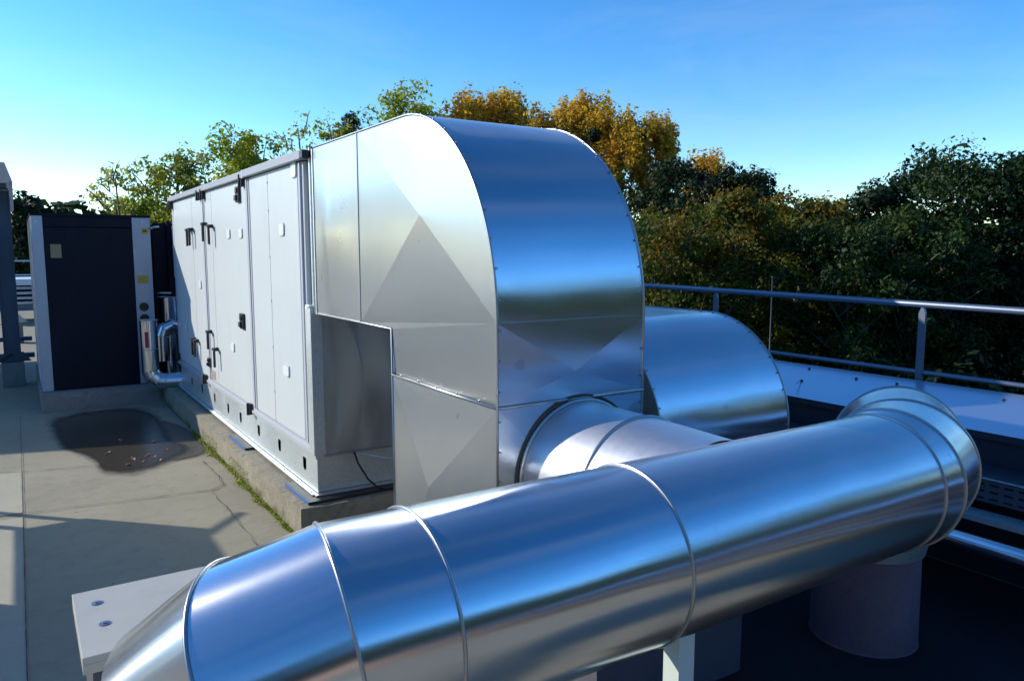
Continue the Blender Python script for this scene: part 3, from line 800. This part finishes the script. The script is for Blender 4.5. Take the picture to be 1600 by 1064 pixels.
for y in (-.5, 1.0, 2.4): MB().closed([(3.55+.048*math.cos(k/12*PI), y, .335+.048*math.sin(k/12*PI)) for k in range(24)], .004, 6).build('joint_band', M['galv'], pp)
for y in (-1, .2, 3.3): MB().box(3.53, 3.57, y, y+.03, 0, .288).build('support', M['galv'], pp)
keep(pp)

# ------------------------------------------------------------------ square unit at the left
cu = thing('condensing_unit', 'square outdoor unit with dark front panel and pale corner posts', 'outdoor unit', (.7, 9.17, .2))
y = 9.17
MB().box(.20, 1.22, y+.03, y+2.3, .21, 2.0).build('casing', M['navy'], cu)
MB().box(.245, 1.065, y-.004, y+.029, .21, 1.905).build('front_panel', M['navy'], cu, .004)
MB().box(.245, 1.065, y+.004, y+.029, 1.912, 2.02).build('header_panel', M['navy'], cu, .003)
MB().box(.145, .243, y-.008, y+.06, .205, 2.02).build('corner_post', M['whitepost'], cu, .004)
rp = MB().box(1.067, 1.245, y-.008, y+.06, .205, 2.02).build('corner_post', M['whitepost'], cu, .004)
MB().box(.135, 1.255, y-.015, y+2.32, 2.021, 2.045).build('top_edge', M['navy'], cu)
MB().box(.140, .199, y+.061, y+2.3, .205, 2.02).build('side_panel', M['whitepost'], cu)
MB().box(1.221, 1.248, y+.061, y+2.3, .205, 2.02).build('side_panel', M['navy'], cu)
def disc(x, z, r, yy, name, mat, par):
    d = MB(); N = 24
    d.add([(x+r*math.cos(2*PI*k/N), yy, z+r*math.sin(2*PI*k/N)) for k in range(N)] + [(x+r*math.cos(2*PI*k/N), yy+.006, z+r*math.sin(2*PI*k/N)) for k in range(N)],
          [tuple(range(N))] + [(k, N+k, N+(k+1) % N, (k+1) % N) for k in range(N)])
    return d.build(name, mat, par)
disc(.415, 1.815, .045, y-.009, 'knockout', M['navy'], cu); disc(.90, 1.815, .045, y-.009, 'knockout', M['navy'], cu)
MB().box(.298, .395, y-.007, y-.0045, 1.59, 1.73).build('label', M['ochre'], cu)
lb = MB().box(1.16, 1.222, y-.011, y-.0085, 1.845, 1.91).build('warning_label', M['yellow'], cu)
a_ = MB(); a_.box(1.172, 1.197, y-.0135, y-.0115, 1.871, 1.884); a_.add([(1.197, y-.0135, 1.860), (1.197, y-.0135, 1.895), (1.214, y-.0135, 1.8775)], [(0, 1, 2)])
a_.box(1.180, 1.187, y-.0135, y-.0115, 1.862, 1.870).box(1.180, 1.187, y-.0135, y-.0115, 1.885, 1.893)
a_.build('arrow', M['black'], lb)
MB().box(1.092, 1.203, y-.011, y-.0085, 1.312, 1.395).build('type_plate', M['yellow'], cu)
lt = MB()
for k in range(3): lt.box(1.10, 1.19-.02*(k % 2), y-.0125, y-.0115, 1.372-.022*k, 1.378-.022*k)
lt.build('printed_lines', M['ochre'], cu)
pl = MB().box(1.09, 1.197, y-.011, y-.0085, 1.12, 1.30).build('data_sheet', M['paper'], cu)
lt = MB(); r_ = random.Random(2)
for k in range(9):
    for c in range(3):
        w = r_.uniform(.012, .028); x = 1.098 + c*.033
        lt.box(x, x+w, y-.0125, y-.0115, 1.285-.018*k, 1.290-.018*k)
lt.build('print', M['panelpost'], pl)
MB().box(1.085, 1.15, y-.011, y-.0085, 1.405, 1.44).build('small_label', M['paper'], cu)
disc(1.142, 1.052, .048, y-.012, 'port', M['black'], cu); disc(1.142, .925, .048, y-.012, 'port', M['black'], cu)
for z in (1.66, 1.63): disc(1.075, z, .008, y-.010, 'screw', M['galv'], cu)
for x, z in ((.185, 1.96), (1.17, 1.97), (.19, .25), (1.17, .25)): disc(x, z, .009, y-.010, 'screw', M['galv'], cu)
MB().tube([(1.235, y-.01, 1.90), (1.28, y-.06, 1.92), (1.33, y-.06, 1.925)], .012, 8).build('vent_spout', M['galv'], cu)
keep(cu)
ru = thing('rear_unit', 'dark blue cabinet in shade behind the square unit and long cabinet', 'outdoor unit', (2, 10, 0))
MB().box(1.36, 3.4, 9.9, 12.0, .15, 1.99).build('casing', M['navy'], ru)
MB().box(1.36, 1.39, 9.86, 9.899, .15, 1.99).box(1.52, 1.56, 9.86, 9.899, .15, 2.02).build('frame_post', M['navy'], ru)
MB().box(1.57, 3.0, 9.80, 9.859, 1.35, 1.96).build('upper_panel', M['whitepost'], ru)
MB().box(1.3, 3.5, 9.8, 12.1, 0, .149).build('base', M['block'], ru)
keep(ru)
# insulated silver pipes in front of it
ip = thing('clad_pipe', 'silver clad pipe with red label bending at the floor toward the long cabinet', 'pipe', (1.13, 8.8, 0))
yy = 8.85
gored(ip, [(1.135, yy, .93), (1.135, yy, .62), (1.135, yy, .38), (1.155, yy-.01, .32), (1.21, yy-.03, .27), (1.28, yy-.05, .265), (1.55, yy-.12, .27)],
      [.086]*7, ['vertical_run', 'vertical_run', 'elbow_gore', 'elbow_gore', 'elbow_gore', 'horizontal_run'], M['silver'], .003, beads={1, 2, 3, 4, 5}, capends=(True, True))
MB().closed([(1.135+.088*math.cos(2*PI*k/24), yy+.088*math.sin(2*PI*k/24), .93) for k in range(24)], .005, 6).build('end_band', M['galv'], ip)
lab = MB(); n = 5; a0 = R(-125); a1 = R(-100)
for k in range(n):
    pass
vs = [(1.135+.0885*math.cos(a0+(a1-a0)*k/n), yy+.0885*math.sin(a0+(a1-a0)*k/n), z) for z in (.64, .81) for k in range(n+1)]
lab.add(vs, [(k, k+1, n+2+k, n+1+k) for k in range(n)]); lab.build('red_label', M['red'], ip)
keep(ip)
ip = thing('clad_pipe', 'taller silver clad pipe behind the red labelled one', 'pipe', (1.38, 9.3, 0))
gored(ip, [(1.42, 9.4, .15), (1.42, 9.4, .60), (1.42, 9.4, 1.14)], [.10]*3, ['vertical_run', 'vertical_run'], M['silver'], .004, beads={2}, capends=(True, True))
MB().tube([(1.30, 9.4, 1.18), (1.34, 9.38, 1.19), (1.46, 9.38, 1.185)], .008, 8).build('valve_stem', M['galv'], ip)
gored(ip, [(1.30, 9.1, .45), (1.30, 9.1, .72), (1.33, 9.1, .80), (1.40, 9.1, .83), (1.50, 9.12, .80), (1.52, 9.13, .70)], [.07]*6, ['return_bend']*5, M['silver'], .003, beads={1, 2, 3, 4}, capends=(True, True))
keep(ip)

# ------------------------------------------------------------------ steel frame, far roof plant at the left
sf = thing('steel_frame', 'galvanised steel post with gusset plates carrying a slanted sheet', 'steel frame', (-.1, 11.2, 0))
MB().box(-.20, -.03, 11.15, 11.28, .30, 2.39).build('post', M['galvdark'], sf)
MB().box(-.205, -.19, 11.13, 11.30, .30, 2.39).box(-.04, -.025, 11.13, 11.30, .30, 2.39).build('flange', M['galvdark'], sf)
vs = []
for y0_, k_ in ((10.04, 0), (17.0, 1)):
    vs += [(-9, y0_ + (2.6 if k_ == 0 else 0), 2.62), (-.045, y0_, 2.62), (.015, y0_+.02, 2.42), (-.045, y0_+.03, 2.40), (-9, y0_ + (2.6 if k_ == 0 else 0), 2.40)]
MB().add(vs, [(0, 1, 2, 3, 4), (5, 9, 8, 7, 6)] + [(k, 5+k, 5+(k+1) % 5, (k+1) % 5) for k in range(5)]).build('slanted_sheet', M['capsheet'], sf)
MB().add([(-.26, 11.2, .32), (-.03, 11.2, .32), (-.12, 11.2, .46)], [(0, 1, 2)]).add([(-.33, 11.14, .30), (.08, 11.14, .30), (.0, 11.14, .42), (-.2, 11.14, .42)], [(0, 1, 2, 3)]).build('gusset_plate', M['galvdark'], sf)
MB().box(-2.2, .12, 11.5, 11.58, .30, .36).box(-2.2, .12, 13.2, 13.28, .35, .41).build('cross_beam', M['galvdark'], sf)
MB().tube([(-.12, 11.13, .40), (-.60, 11.1, .10)], .016, 8).build('brace', M['galvdark'], sf)
keep(sf)
tag(MB().box(-.24, -.0, 11.06, 11.34, 0, .295).build('concrete_block', M['block'], None, .01), 'grey concrete block carrying the steel post of the slanted sheet', 'block')
fb = thing('footing_post', 'short steel post on a pale block beyond the slanted sheet', 'footing', (-.08, 16.5, 0))
MB().box(-.16, .02, 16.4, 16.6, 0, .38).build('block', M['block'], fb)
MB().add([(-.2, 16.38, .38), (.1, 16.38, .38), (-.02, 16.38, .52), (-.12, 16.38, .52)], [(0, 1, 2, 3)]).box(-.09, -.04, 16.4, 16.45, .38, 1.2).build('bracket', M['galv'], fb)
keep(fb)
fp = thing('louvred_unit', 'far white flat rooftop unit with horizontal blue louvres', 'rooftop unit', (0, 21, 0))
MB().box(-.9, 1.4, 21.0, 23.0, 1.02-.14, 1.02).build('top', M['farwhite'], fp)
MB().box(-.85, 1.35, 21.1, 22.9, .42, .879).build('body', M['navy'], fp)
lv = MB()
for k in range(4): lv.box(-.9, 1.4, 21.0, 21.09, .44+k*.115, .50+k*.115)
lv.build('louvres', M['capsheet'], fp)
for x in (-.8, 1.2): MB().box(x, x+.1, 21.1, 21.2, 0, .419).build('leg', M['galv'], fp)
keep(fp)
fr = thing('guard_rail', 'far thin guard rail crossing behind the louvred unit', 'railing', (0, 25.5, 0))
for z in (1.40, 1.0): MB().tube([(-14, 25.7, z), (4.6, 25.7, z)], .024, 8).build('rail', M['galv'], fr)
for k in range(10): MB().box(-13.9+k*2.1, -13.86+k*2.1, 25.68, 25.72, 0, 1.38).build('post', M['galv'], fr)
keep(fr)
tag(MB().box(-14, 4.0, 25.8, 26, 0, .3).build('low_wall', M['block']), 'low concrete kerb wall at the far roof end', 'wall')

# ------------------------------------------------------------------ duct run left of the view that throws the foreground shadow
ad = thing('raised_duct', 'raised rectangular metal duct on legs along the left of the roof', 'air duct', (-1.4, 4, 0))
MB().box(-1.59, -1.21, 4.2, 6.75, 1.0, 1.41).build('duct_body', M['galv'], ad, .01)
for yy in (6.72, 4.26): MB().box(-1.56, -1.52, yy-.02, yy+.02, 0, .999).box(-1.27, -1.23, yy-.02, yy+.02, 0, .999).build('leg', M['galv'], ad)
MB().tube([(-1.3, 6.6, 1.415), (-1.1, 7.05, 1.50)], .02, 8).build('vent_spout', M['galv'], ad)
keep(ad)
tag(MB().box(-1.57, -1.25, 3.4, 5.25, 0, .98).build('masonry_pier', M['block'], None, .01), 'masonry pier under the raised duct at the left', 'pier')

# low brick parapet on the side of the roof behind the camera
bw = thing('brick_parapet', 'low reddish brick parapet along the roof edge behind the ducts', 'wall', (0, -7, 0))
MB().box(-14, 4.0, -7.2, -6.98, 0, .75).build('wall', paint('brick_wall', (.40, .26, .20), .8, .25, .1), bw)
MB().box(-14, 4.0, -7.24, -6.94, .751, .80).build('coping', M['block'], bw)
keep(bw)

# ------------------------------------------------------------------ lamp post in the trees
lp = thing('lamp_post', 'thin grey lamp post standing before the dark trees beyond the rail', 'lamp post', (18.5, 14.4, -9))
MB().tube([(18.5, 14.4, -9), (18.5, 14.4, .9)], [.035, .02], 8).build('pole', M['darkface'], lp)
MB().box(18.46, 18.56, 14.38, 14.42, .9, .94).build('lamp_head', M['darkface'], lp)
keep(lp)

# ------------------------------------------------------------------ trees
def leaves(rng, centres, rads, counts, size, flat=.75):
    """numpy arrays of small bent quads scattered in clumps"""
    allv = []
    for c, r, n in zip(centres, rads, counts):
        d = rng.normal(size=(n, 3)); d /= np.linalg.norm(d, axis=1)[:, None]
        rr = r * rng.random(n) ** .33
        p = np.array(c) + d * rr[:, None] * np.array([1, 1, flat])
        nr = d + rng.normal(size=(n, 3)) * .45 + np.array([0, 0, .25]); nr /= np.linalg.norm(nr, axis=1)[:, None]
        a = rng.normal(size=(n, 3)); a -= nr * (a*nr).sum(1)[:, None]; a /= np.linalg.norm(a, axis=1)[:, None]
        b = np.cross(nr, a)
        s = size * (.5 + 1.3 * rng.random(n)**2)[:, None]
        q = np.stack([p - a*s*.5, p + b*s*.32 - a*s*.05, p + a*s*.5, p - b*s*.32 + a*s*.08], 1)
        allv.append(q.reshape(-1, 3))
    return np.concatenate(allv)
def quads_obj(name, V, mat, parent=None):
    n = len(V) // 4; me = bpy.data.meshes.new(name)
    me.vertices.add(4*n); me.vertices.foreach_set('co', V.astype(np.float32).ravel())
    me.loops.add(4*n); me.loops.foreach_set('vertex_index', np.arange(4*n, dtype=np.int32))
    me.polygons.add(n); me.polygons.foreach_set('loop_start', np.arange(0, 4*n, 4, dtype=np.int32))
    me.polygons.foreach_set('loop_total', np.full(n, 4, dtype=np.int32))
    me.materials.append(mat); me.update(); me.validate()
    o = bpy.data.objects.new(name, me); COL.objects.link(o)
    if parent is not None: o.parent = parent
    return o
def tree(kind, x, y, ztop, w, label, seed, zb=-9.0, dens=1.0, group='trees beyond the roof edge', cat='tree'):
    rng = np.random.default_rng(seed); rr = random.Random(seed)
    t = thing({'gold': 'poplar_tree', 'oak': 'oak_tree', 'maple': 'maple_tree'}.get(kind, 'broadleaf_tree'), label, cat, (x, y, zb), group)
    H = ztop - zb; dist = math.hypot(x, y)
    size = .0050 * dist * (.90 if dist < 36 else .84)
    br = MB(); cen = []; rad = []; cnt = []
    upright = kind in ('gold',); sparse = kind == 'sparse'
    nl = {'sparse': 16, 'gold': 26, 'mix': 22, 'yg': 26}.get(kind, 26)
    crown0 = H*(.30 if kind in ('gold', 'sparse', 'yg', 'mix') else .22)
    tp = [Vector((rr.gauss(0, .02)*H*.4*k/5, rr.gauss(0, .02)*H*.4*k/5, H*.93*k/5)) for k in range(6)]
    tr_ = .018*H*(.7 if upright or sparse else 1.1)
    br.tube(tp, [tr_*(1-.17*k) for k in range(6)], 8)
    for k in range(nl):
        f = crown0/H + (.93-crown0/H)*(k+.5)/nl; base = tp[min(5, int(f/.93*5))].lerp(tp[min(5, int(f/.93*5)+1)], (f/.93*5) % 1)
        ang = k*2.4 + rr.uniform(-.4, .4)
        tt = (f*H-crown0)/(H-crown0)
        if upright: reach = w*.50*(.45+.6*math.sin(PI*min(1, tt*1.05+.08)))*rr.uniform(.6, 1.1); rise = reach*rr.uniform(1.3, 2.2)
        else: reach = w*.5*(max(.12, math.sin(PI*min(1, tt*.78+.20)))**.7)*rr.uniform(.75, 1.12); rise = reach*rr.uniform(.35, .9)
        e = base + Vector((math.cos(ang)*reach, math.sin(ang)*reach, min(rise, H*.99-base.z)))
        m1 = base.lerp(e, .5) + Vector((rr.uniform(-.1, .1), rr.uniform(-.1, .1), rr.uniform(-.12, .05)*reach))
        br.tube([base, m1, e], [tr_*.35*(1.2-f), tr_*.22*(1.2-f), .012], 5, caps=False)
        ns = 3 if sparse else 6
        for s_ in range(ns):
            q = base.lerp(e, rr.uniform(.30, 1.0)); e2 = q + Vector((rr.gauss(0, .13)*w, rr.gauss(0, .13)*w, abs(rr.gauss(.10, .10))*w*(2.0 if upright else 1.0)))
            if e2.z > H: e2.z = H - rr.uniform(0, .3)
            br.tube([q, q.lerp(e2, .6) + Vector((0, 0, .03*w)), e2], [.035, .022, .010], 4, caps=False)
            for _ in range(2):
                c = q.lerp(e2, rr.uniform(.55, 1.05)); c += Vector((rr.gauss(0, .05)*w, rr.gauss(0, .05)*w, rr.gauss(0, .04)*w))
                r0 = w*rr.uniform(.08, .15)*(.85 if sparse else 1.0)
                cen.append(tuple(c)); rad.append(r0)
                cnt.append(int(dens*(26 if sparse else 82 if upright else 84 if kind in ('yg', 'mix') else 110)*rr.uniform(.5, 1.3)))
    V = leaves(rng, cen, [q*.8 for q in rad] if upright else rad, cnt, size, 2.3 if upright else .8)
    br.build('trunk', M['bark'], t)
    quads_obj('crown', V, LM[kind], t)
    return t
TREES = [
 ('gold', 24.9, 41.0, 11.3, 4.4, 'golden tree set back behind the first pair of golden poplars', 1.0),
 ('gold', 26.0, 35.3, 10.3, 4.4, 'orange gold tree filling the middle of the golden row', 1.0),
 ('yg', 18.6, 45.3, 9.6, 4.6, 'pale yellow green tree at the left end of the golden row', 1.0),
 ('gold', 20.9, 41.0, 10.2, 4.0, 'yellowish tree between the green one and the golden row', 1.0),
 ('dark', .5, 40.3, 4.9, 3.2, 'small round dark tree beside the slanted sheet at far left', 1.0),
 ('dark', 2.6, 46.2, 4.3, 3.2, 'low dark tree peeking above the square unit', 1.0),
 ('sparse', 4.2, 40.3, 6.3, 4.4, 'thin leaved tree with bare twigs above the square dark unit', .7),
 ('mix', 7.0, 40.8, 6.9, 4.4, 'loose green tree left of the yellow green one over the long cabinet', .8),
 ('yg', 9.4, 37.1, 7.3, 4.4, 'bright yellow green tree above the middle of the long cabinet', 1.0),
 ('sparse', 12.1, 37.5, 8.9, 5.0, 'airy sparse tree rising behind the cabinet and duct joint', .8),
 ('sparse', 16.3, 41.8, 10.3, 2.8, 'nearly bare tree holding the dark twig ball', .4),
 ('yg', 19.9, 41.9, 11.1, 6.0, 'green yellow tree directly behind the top of the tall duct', .9),
 ('gold', 22.6, 38.6, 11.5, 4.6, 'golden poplar furthest left in the golden row', 1.0),
 ('gold', 25.2, 38.4, 11.9, 4.8, 'golden poplar second from left in the golden row', 1.0),
 ('gold', 27.5, 35.6, 11.3, 4.6, 'golden poplar in the middle of the golden row', 1.0),
 ('gold', 28.1, 32.5, 10.2, 4.0, 'golden poplar fourth from left in the golden row', 1.0),
 ('gold', 30.3, 31.6, 10.2, 3.6, 'thin golden poplar at the right end of the golden row', .7),
 ('gold', 35.0, 32.1, 8.6, 3.8, 'smaller thin golden tree right of the golden row', .6),
 ('dark', 27.6, 27.4, 6.7, 4.6, 'dark green tree in front of the golden row', 1.0),
 ('dark', 32.1, 26.8, 6.2, 5.6, 'wide dark green tree right of the golden row', 1.0),
 ('maple', 18.4, 19.0, 3.5, 4.8, 'yellow orange tinged bushy tree just right of the tall duct', 1.1),
 ('maple', 21.5, 18.5, 4.2, 4.4, 'yellow green tree with orange tips in the middle beyond the rail', 1.1),
 ('maple', 24.9, 18.2, 4.5, 4.2, 'autumn tinged tree whose tip stands against the sky over the rail', 1.1),
 ('gold', 32.0, 22.1, 5.0, 3.8, 'small rusty gold tree between the autumn tree and the dark one', .8),
 ('dark', 28.1, 17.5, 4.5, 4.0, 'small dark green tree with a ragged top left of the big oak', 1.0),
 ('green', 23.6, 15.3, 3.1, 4.4, 'mid green tree in the dip left of the big oak', 1.1),
 ('green', 26.9, 14.9, 3.6, 4.4, 'green tree at the left foot of the big oak', 1.1),
 ('oak', 31.4, 15.8, 6.4, 6.4, 'big dark oak rising at the right side of the view', 1.5),
 ('oak', 33.3, 12.9, 6.2, 6.4, 'dark oak cut by the right edge of the view', 1.4),
 ('yg', 19.0, 36.3, 6.8, 5.0, 'lower yellow green tree behind the tall duct', 1.0),
 ('yg', 6.2, 50.0, 5.2, 4.4, 'pale green tree low behind the gap beside the cabinet', .9),
]
DROP = {'gold': 1.5, 'oak': 1.2, 'maple': .7, 'green': .7, 'dark': .5, 'yg': .4, 'mix': .2, 'sparse': .2}   # crowns overshoot their leader by about this much
for i, (k, x, y, z, w, lab, dn) in enumerate(TREES): tree(k, x, y, z - DROP[k], w, lab, 100+i, dens=dn)
# dark twig balls (mistletoe) in the bare tree and in the poplars
for i, (x, y, z, r0, lab) in enumerate(((16.35, 41.8, 9.0, .55, 'dark round twig ball in the nearly bare tree'), (25.2, 30.9, 7.6, .38, 'dark twig clump in the golden poplars beside the tall duct edge'), (29.0, 31.4, 8.0, .28, 'small dark twig clump high in the thin golden poplar'))):
    rng = np.random.default_rng(50+i)
    o = quads_obj('mistletoe_ball', leaves(rng, [(x, y, z)], [r0], [500], .16, 1.0), LM['dark']); tag(o, lab, 'mistletoe', 'twig balls in the trees')
# far woodland all round the building
rng = np.random.default_rng(9); cen = []; rad = []; cnt = []
for k in range(620):
    a = rng.uniform(0, 2*PI); d = rng.uniform(52, 78)
    x, y = d*math.sin(a), d*math.cos(a)
    top = 3.0 + 1.0*math.sin(a*5) + rng.normal()*.8
    right = 0 < a < R(105)
    if R(115) < a % (2*PI) < R(300): top = 7.5 + 1.8*math.sin(a*7) + rng.normal()*1.2; x *= .62; y *= .62
    for _ in range(3 if top < 6 else 6):
        cen.append((x+rng.normal()*2, y+rng.normal()*2, top - rng.uniform(0, 9 if top < 6 else 15))); rad.append(rng.uniform(1.8, 3.2)); cnt.append(110)
o = quads_obj('woodland', leaves(rng, cen, rad, cnt, .8), LM['green']); o['kind'] = 'stuff'
# undergrowth just beyond the building, seen dark below the rail
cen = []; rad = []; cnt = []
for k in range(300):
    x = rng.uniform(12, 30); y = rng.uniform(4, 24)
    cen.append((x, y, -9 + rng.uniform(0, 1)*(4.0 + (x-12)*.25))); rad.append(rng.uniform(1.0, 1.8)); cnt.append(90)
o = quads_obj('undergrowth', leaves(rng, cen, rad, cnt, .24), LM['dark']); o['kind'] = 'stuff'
